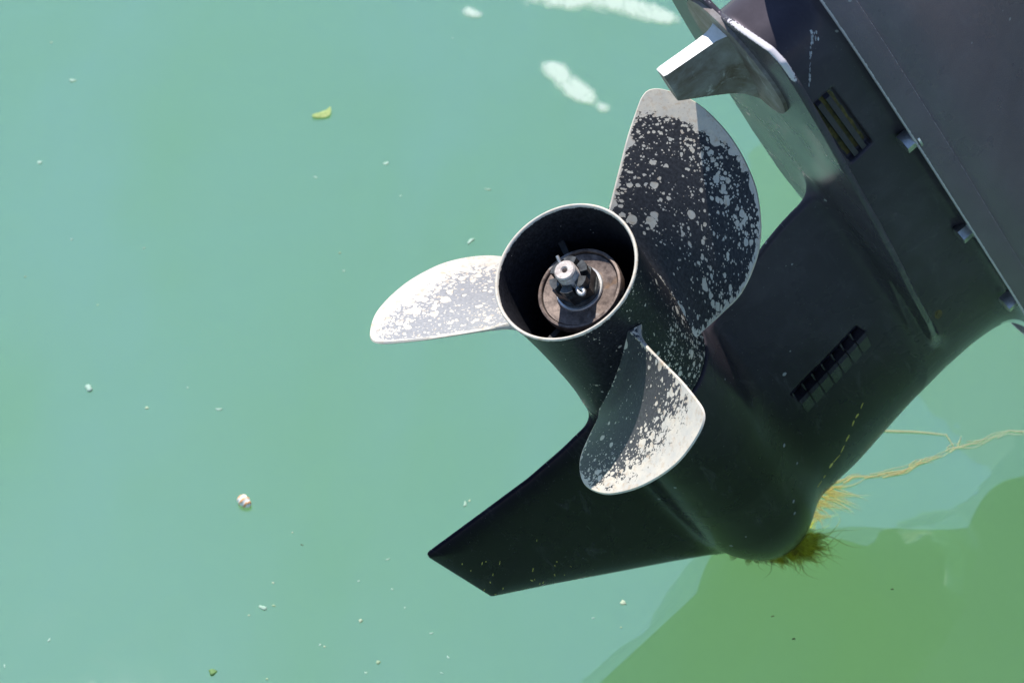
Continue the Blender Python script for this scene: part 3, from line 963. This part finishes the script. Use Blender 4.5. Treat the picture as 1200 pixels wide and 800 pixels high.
def drain_screw(u, a):
    p, nr = skin(u, a)
    bm = bmesh.new()
    for r, h0, h1 in ((5.2, -2, 0.35), (3.0, 0.2, 0.7)):
        prism(bm, [((p.x + h0) * MM, (u + r * .7 * math.cos(t)) * MM, (a + r * 1.25 * math.sin(t)) * MM) for t in np.linspace(0, 2 * math.pi, 24, endpoint=False)],
              [((p.x + h1) * MM, (u + r * .7 * math.cos(t)) * MM, (a + r * 1.25 * math.sin(t)) * MM) for t in np.linspace(0, 2 * math.pi, 24, endpoint=False)])
    from_bm('drain_screw', bm, M['algae_dirt'], gear)
drain_screw(209.5, -315)

# ------------------------------------------------------------------ bracket that carries the motor on the transom
def build_bracket():
    bm = bmesh.new()
    for x in (-95, 70):
        prism(bm, [(x * MM, 430 * MM, -330 * MM), (x * MM, 700 * MM, -300 * MM), (x * MM, 760 * MM, -470 * MM), (x * MM, 640 * MM, -640 * MM), (x * MM, 470 * MM, -560 * MM)],
              [((x + 25) * MM, 430 * MM, -330 * MM), ((x + 25) * MM, 700 * MM, -300 * MM), ((x + 25) * MM, 760 * MM, -470 * MM), ((x + 25) * MM, 640 * MM, -640 * MM), ((x + 25) * MM, 470 * MM, -560 * MM)])
    bevel(bm, 0.006, 3)
    from_bm('clamp_bracket', bm, M['housing'], motor, angle=40)
build_bracket()

# ------------------------------------------------------------------ floating matter
def tinted(name, V, Fc, cols, mat, smooth=True, parent=None):
    me = bpy.data.meshes.new(name)
    me.from_pydata(V, [], Fc)
    at = me.attributes.new('tint', 'FLOAT_COLOR', 'POINT')
    at.data.foreach_set('color', np.array([(*c, 1) if len(c) == 3 else c for c in cols], np.float32).ravel())
    return link(name, me, mat, parent, smooth)

class Strands:
    def __init__(self): self.V = []; self.F = []; self.C = []
    def add(self, pts, r, c0, c1, sides=4, flat=0.6):
        n = len(pts); base = len(self.V)
        for i, p in enumerate(pts):
            d = (Vector(pts[min(i + 1, n - 1)]) - Vector(pts[max(i - 1, 0)])).normalized()
            x = d.cross(Vector((0, 0, 1))).normalized(); f = i / (n - 1)
            rr = r * (1 - 0.75 * f ** 2)
            for k in range(sides):
                t = 2 * math.pi * k / sides
                q = Vector(p) + x * rr * math.cos(t) + Vector((0, 0, 1)) * rr * flat * math.sin(t)
                self.V.append(tuple(q)); self.C.append(tuple(a + (b - a) * f for a, b in zip(c0, c1)))
        for i in range(n - 1):
            for k in range(sides):
                a, b = base + i * sides + k, base + i * sides + (k + 1) % sides
                self.F.append((a, b, b + sides, a + sides))
    def build(self, name, mat): return tinted(name, self.V, self.F, self.C, mat)

R = random.Random(5)
st = Strands()
nx, ny = 0.2400, 1.129
def alga(ribbon):
    th = math.radians(R.triangular(-178, 50, -35))          # where on the rim of the nose it is rooted
    right = (math.cos(th) + 1) / 2
    if not ribbon and right < .45 and R.random() < .75: return
    r0 = R.uniform(.004, .024 if ribbon else .027)
    x, y = nx - .004 + r0 * math.cos(th) * 1.5, ny + r0 * math.sin(th)
    if math.cos(th) < 0.2: x -= R.uniform(0, .026) * (.2 - math.cos(th)); y -= .002
    ln = (R.uniform(.006, .020) if ribbon else min(R.expovariate(1 / .011) + .002, .036)) * (0.35 + 1.0 * right)
    lay = 0.5 * th + 0.5 * math.radians(-20) + R.gauss(0, .5)    # combed to the right by the current
    curl = R.gauss(.3, 1.0); kink = R.uniform(0, 6); z0 = R.uniform(0.0003, 0.0016)
    pts = []
    for k in range(8):
        f = k / 7
        pts.append((x, y, z0 * (1 - f) + 0.0004))
        t = lay + curl * f + 0.4 * math.sin(kink + 7 * f)
        x += math.cos(t) * ln / 7; y += math.sin(t) * ln / 7
    g = R.random()
    dark = g < (0.70 - 0.75 * right)
    if ribbon:
        c0 = (0.20, 0.14, 0.02, .5) if dark else (0.40 + .3 * g, 0.44 + .22 * g, 0.015, .36)
        st.add(pts, R.uniform(.0012, .0034), c0, c0[:3] + (0.0,), 6, .12)
    else:
        c0 = (0.08, 0.055, 0.012, .6) if dark else (0.26 + .2 * g, 0.30 + .18 * g, 0.008, .45)
        c1 = (0.20, 0.15, 0.02, .0) if dark else (0.45 + .2 * g, 0.45 + .14 * g, 0.02, .0)
        st.add(pts, R.uniform(0.0002, 0.0008), c0, c1, 4, .3)
for i in range(300): alga(True)
for i in range(380): alga(False)
o = st.build('algae_clump', M['tint'])
tag(o, 'olive green algae clump spreading on the water under the nose of the motor', 'algae')

st = Strands()
main = [(0.285, 1.178), (0.2955, 1.1883), (0.3162, 1.1965), (0.3652, 1.2087), (0.392, 1.223), (0.4167, 1.2347), (0.45, 1.246), (0.4844, 1.2557), (0.53, 1.262)]
def along(path, f):
    x = f * (len(path) - 1); i = min(int(x), len(path) - 2); t = x - i
    return tuple(a + (b - a) * t for a, b in zip(path[i], path[i + 1]))
for i in range(46):
    f0 = R.random() ** 1.3 * .93; f1 = min(1, f0 + R.uniform(.05, .2))
    off = R.gauss(0, 0.0020) * (1.2 - f0 * .7) ; ph = R.uniform(0, 9)
    pts = []
    for k in range(10):
        f = f0 + (f1 - f0) * k / 9
        x, y = along(main, f)
        wv = 0.0012 * math.sin(f * 55 + ph) + 0.0016 * math.sin(f * 33)
        pts.append((x, y + off + wv, 0.0007 + R.random() * .0005))
    pale = (0.46, 0.50, 0.34, .40); gold = (0.46, 0.36, 0.09, .60)
    m0 = max(0, min(1, f0 * 1.2)); c = tuple(g + (p - g) * m0 for g, p in zip(gold, pale))
    st.add(pts, R.uniform(.0003, .0009) * (1.1 - .4 * f0), c, c[:3] + (.3,), 4, .35)
for path, n in (([(0.335, 1.2565), (0.3472, 1.2557), (0.385, 1.2545), (0.411, 1.2504)], 9), ([(0.410, 1.2504), (0.4155, 1.2345)], 4), ([(0.4185, 1.2365), (0.424, 1.249)], 3)):
    for i in range(n):
        ph = R.uniform(0, 6)
        st.add([(along(path, k / 8)[0], along(path, k / 8)[1] + .0010 * math.sin(k + ph), 0.0008) for k in range(9)], R.uniform(.0004, .0008), (0.42, 0.47, 0.26, .35), (0.42, 0.47, 0.28, .4), 4, .35)
for i in range(110):
    t = R.random()
    x0, y0 = 0.263 + .030 * t + R.gauss(0, .004), 1.150 + .038 * t + R.gauss(0, .003)
    th = R.uniform(-.75, .15); ln = R.uniform(.008, .042) * (0.5 + .6 * t); cu = R.uniform(-1.2, 1.2)
    pts = []
    for k in range(7):
        pts.append((x0, y0, 0.0006 + R.random() * .0006)); x0 += math.cos(th + cu * k / 6) * ln / 6; y0 += math.sin(th + cu * k / 6) * ln / 6
    g = R.random()
    st.add(pts, R.uniform(.0003, .0012), (0.34 + .15 * g, 0.29 + .13 * g, 0.06, .38), (0.46, 0.46, 0.22, .12), 4, .25)
o = st.build('floating_weed', M['tint'])
tag(o, 'thin yellow weed strand trailing on the water from the motor nose to the right', 'weed')

def lump(name, x, y, r, col, seedv, flat=0.5, seg=10, stretch=1.3, loc_z=0.0):
    rr = random.Random(seedv)
    bm = bmesh.new()
    bmesh.ops.create_icosphere(bm, subdivisions=2, radius=1.0)
    an = rr.uniform(0, 6.28)
    V = []; cols = []
    for v in bm.verts:
        k = 1 + 0.28 * math.sin(3.1 * v.co.x + seedv) + 0.22 * math.sin(4.3 * v.co.y + 1.7 * seedv)
        p = v.co * k
        q = Vector((p.x * stretch, p.y / stretch, p.z * flat)) * r
        q = Matrix.Rotation(an, 3, 'Z') @ q
        V.append(tuple(q)); sh = rr.uniform(.85, 1.1); cols.append(tuple(min(1, c * sh) for c in col))
    Fc = [tuple(v.index for v in f.verts) for f in bm.faces]
    bm.free()
    o = tinted(name, V, Fc, cols, M['tint'])
    o.location = (x, y, loc_z + r * flat * .35)
    return o
specks = [(-0.491, 1.771), (-0.507, 1.634), (-0.455, 1.516), (-0.379, 1.503), (-0.209, 1.611), (-0.135, 1.633), (-0.026, 1.592), (-0.118, 1.582), (-0.408, 1.31), (-0.349, 1.285), (-0.313, 1.311), (-0.28, 1.283), (-0.219, 1.052), (-0.209, 1.054), (-0.132, 1.038), (-0.115, 0.995), (-0.136, 1.081), (-0.111, 1.105), (-0.043, 1.168), (-0.039, 1.172), (-0.166, 1.013), (-0.162, 1.011), (-0.23, 1.044), (-0.189, 1.121), (-0.055, 1.0), (-0.06, 0.984), (0.098, 1.057), (0.071, 1.041), (0.095, 1.031), (0.244, 1.019), (0.228, 1.043), (0.336, 1.072), (-0.199, 1.135), (-0.094, 1.052), (-0.125, 0.984), (-0.401, 1.018), (-0.435, 0.991), (-0.043, 1.513), (-0.171, 1.47), (-0.177, 1.496), (-0.415, 1.422), (-0.494, 1.462), (-0.212, 1.079), (-0.106, 1.072), (-0.07, 1.025), (-0.209, 0.978), (-0.526, 1.839), (-0.068, 1.847)]
big = {0: 3.0, 1: 2.6, 5: 2.4, 6: 2.2, 8: 4.0, 12: 2.6, 14: 2.2, 15: 2.0, 18: 2.2, 26: 2.6, 37: 3.0, 9: 1.8, 11: 2.0}
BIGL = {0: 'pale bit of debris nearest the top left corner of the water', 1: 'pale round bit of debris close to the left edge, above the middle',
        5: 'pale bit of debris floating right of and below the leaf', 6: 'pale bit of debris between the oblong foam patch and the propeller hub',
        8: 'largest pale bit of debris, floating above the shell near the left edge', 12: 'pale bit of debris floating straight below the shell',
        14: 'pale bit of debris below the left end of the skeg', 15: 'pale bit of debris near the bottom edge, below the skeg tip',
        18: 'pale bit of debris just above the tip of the skeg', 26: 'pale bit of debris just below the front corner of the skeg',
        37: 'pale bit of debris just above the left propeller blade', 9: 'pale bit of debris, left one of the two above the shell', 11: 'pale bit of debris, right one of the two above the shell'}
for i, (x, y) in enumerate(specks):
    r = big.get(i, random.uniform(0.9, 1.5)) * MM
    if i in (23, 29, 30, 31):
        o = lump('debris_crumb', x, y, r * .8, (0.06, 0.06, 0.03), i)
        tag(o, 'tiny dark crumb of debris floating on the green water', 'debris', 'dark crumbs floating on the water')
    else:
        pale = random.choice([(0.29, 0.41, 0.33), (0.27, 0.39, 0.30), (0.34, 0.41, 0.28), (0.24, 0.33, 0.20)])
        o = lump('debris_speck', x, y, r, pale, i + 50, 0.35, stretch=random.uniform(1.0, 1.5))
        if i in BIGL:
            tag(o, BIGL[i], 'debris', 'larger pale bits floating on the water')
        else:
            tag(o, 'tiny pale speck of debris floating on the green water', 'debris', 'pale specks floating on the water')
o = lump('weed_tuft', -0.2554, 0.9849, 0.0032, (0.12, 0.22, 0.07), 91, .4, stretch=1.1)
tag(o, 'small dark green weed tuft afloat at the bottom edge of the picture', 'weed')

def build_shell(x, y):
    bm = bmesh.new()
    V = []; cols = []; Fc = []
    nu, nv = 28, 18
    for j in range(nv + 1):
        t = math.pi * j / nv
        for i in range(nu):
            p = 2 * math.pi * i / nu
            z = -math.cos(t); rad = math.sin(t) ** .85 * (1 + 0.10 * math.sin(3 * math.pi * z + p)) * (1 - .18 * z)
            V.append((z * .0072, rad * math.cos(p) * .0052, rad * math.sin(p) * .0052))
            b = 0.5 + 0.5 * math.sin(9 * z + p + 0.6)
            cols.append((0.82, 0.78, 0.70) if b < .62 else (0.62, 0.30, 0.12))
    for j in range(nv):
        for i in range(nu):
            a = j * nu + i; b = j * nu + (i + 1) % nu
            Fc.append((a, b, b + nu, a + nu))
    bm.free()
    o = tinted('snail_shell', V, Fc, cols, M['tint'])
    o.location = (x, y, 0.0034); o.rotation_euler = (0.3, 0.15, math.radians(-42))
    tag(o, 'small white and orange-brown shell floating on the water', 'shell')
build_shell(-0.2449, 1.1682)

def build_leaf(x, y):
    out = [(-.010, -.006), (-.004, -.007), (.004, -.006), (.009, -.003), (.0105, .004), (.009, .012), (.005, .007), (.0, .004), (-.006, .001), (-.010, -.002)]
    bm = bmesh.new()
    top = [(a, b, 0.0010 + 12 * (a * a)) for a, b in out]
    prism(bm, [(a, b, z - .0004) for a, b, z in top], top)
    o = from_bm('leaf', bm, mat_plain('yellow_green_leaf', (0.17, 0.25, 0.06), (0.27, 0.33, 0.10), 0.7, 300.0))
    o.location = (x, y, 0.0006)
    tag(o, 'torn yellow-green leaf floating alone on the water', 'leaf')
build_leaf(-0.2092, 1.7125)

def mat_foam():
    m = NT('pale_foam')
    o = m.n('NewGeometry').outputs['Position']
    k = m.n('Attribute', attribute_name='mask').outputs['Fac']
    n = m.noise(m.n('Mapping', {'Vector': o, 'Rotation': (0, 0, .8), 'Scale': (1.0, 0.45, 1)}).outputs[0], 75.0, 6.0, 0.62, 0.8)
    al = m.ramp(m.math('ADD', k, m.math('MULTIPLY', m.math('SUBTRACT', n, 0.5), 1.15)), [(0.25, 0.0), (1.2, 0.62)])
    return m.done(m.bsdf(col=(0.50, 0.57, 0.52), rough=0.7, alpha=al, spec=0.2))
M['foam'] = mat_foam()
def foam(discs, label):
    xs = [d[0] for d in discs]; ys = [d[1] for d in discs]; rm = max(d[2] for d in discs) * 1.5
    x0, x1, y0, y1 = min(xs) - rm, max(xs) + rm, min(ys) - rm, max(ys) + rm
    h = 0.003
    gx = np.arange(x0, x1, h); gy = np.arange(y0, y1, h)
    X, Y = np.meshgrid(gx, gy, indexing='ij')
    mk = np.zeros_like(X)
    for a, b, r in discs:
        mk = mk + np.exp(-1.9 * (np.hypot(X - a, (Y - b)) / r) ** 2)
    mk = np.clip(mk * 0.95 - 0.12, 0, 1)
    cx, cy = X.mean(), Y.mean()
    Z = 0.0008 + 0.0014 * np.clip(mk, 0, 1)
    ids = np.arange(X.size).reshape(X.shape)
    V = np.stack([X - cx, Y - cy, Z], -1).reshape(-1, 3)
    keep = mk > 0.01
    Fc = [(ids[i, j], ids[i + 1, j], ids[i + 1, j + 1], ids[i, j + 1]) for i in range(X.shape[0] - 1) for j in range(X.shape[1] - 1) if keep[i:i + 2, j:j + 2].any()]
    me = bpy.data.meshes.new('foam_patch')
    me.from_pydata([tuple(v) for v in V], [], Fc)
    at = me.attributes.new('mask', 'FLOAT', 'POINT'); at.data.foreach_set('value', np.clip(mk, 0, 1).astype(np.float32).ravel())
    bm = bmesh.new(); bm.from_mesh(me)
    bmesh.ops.delete(bm, geom=[v for v in bm.verts if not v.link_faces], context='VERTS'); bm.to_mesh(me); bm.free()
    o = link('foam_patch', me, M['foam'])
    o.location = (cx, cy, 0)
    tag(o, label, 'foam', 'foam patches on the water')
foam([(0.044, 1.795, .018), (0.053, 1.780, .022), (0.066, 1.760, .023), (0.078, 1.748, .020), (0.085, 1.738, .012), (0.099, 1.724, .014)], 'oblong white foam patch with a round blob at its tail')
foam([(0.03, 1.925, .03), (0.06, 1.917, .028), (0.085, 1.922, .034), (0.12, 1.912, .030), (0.145, 1.900, .028), (0.165, 1.890, .024), (0.182, 1.880, .018)], 'long white foam streak at the top edge beside the motor')
foam([(-0.050, 1.895, .015), (-0.040, 1.888, .010)], 'small faint foam wisp near the top edge, left of the streak')
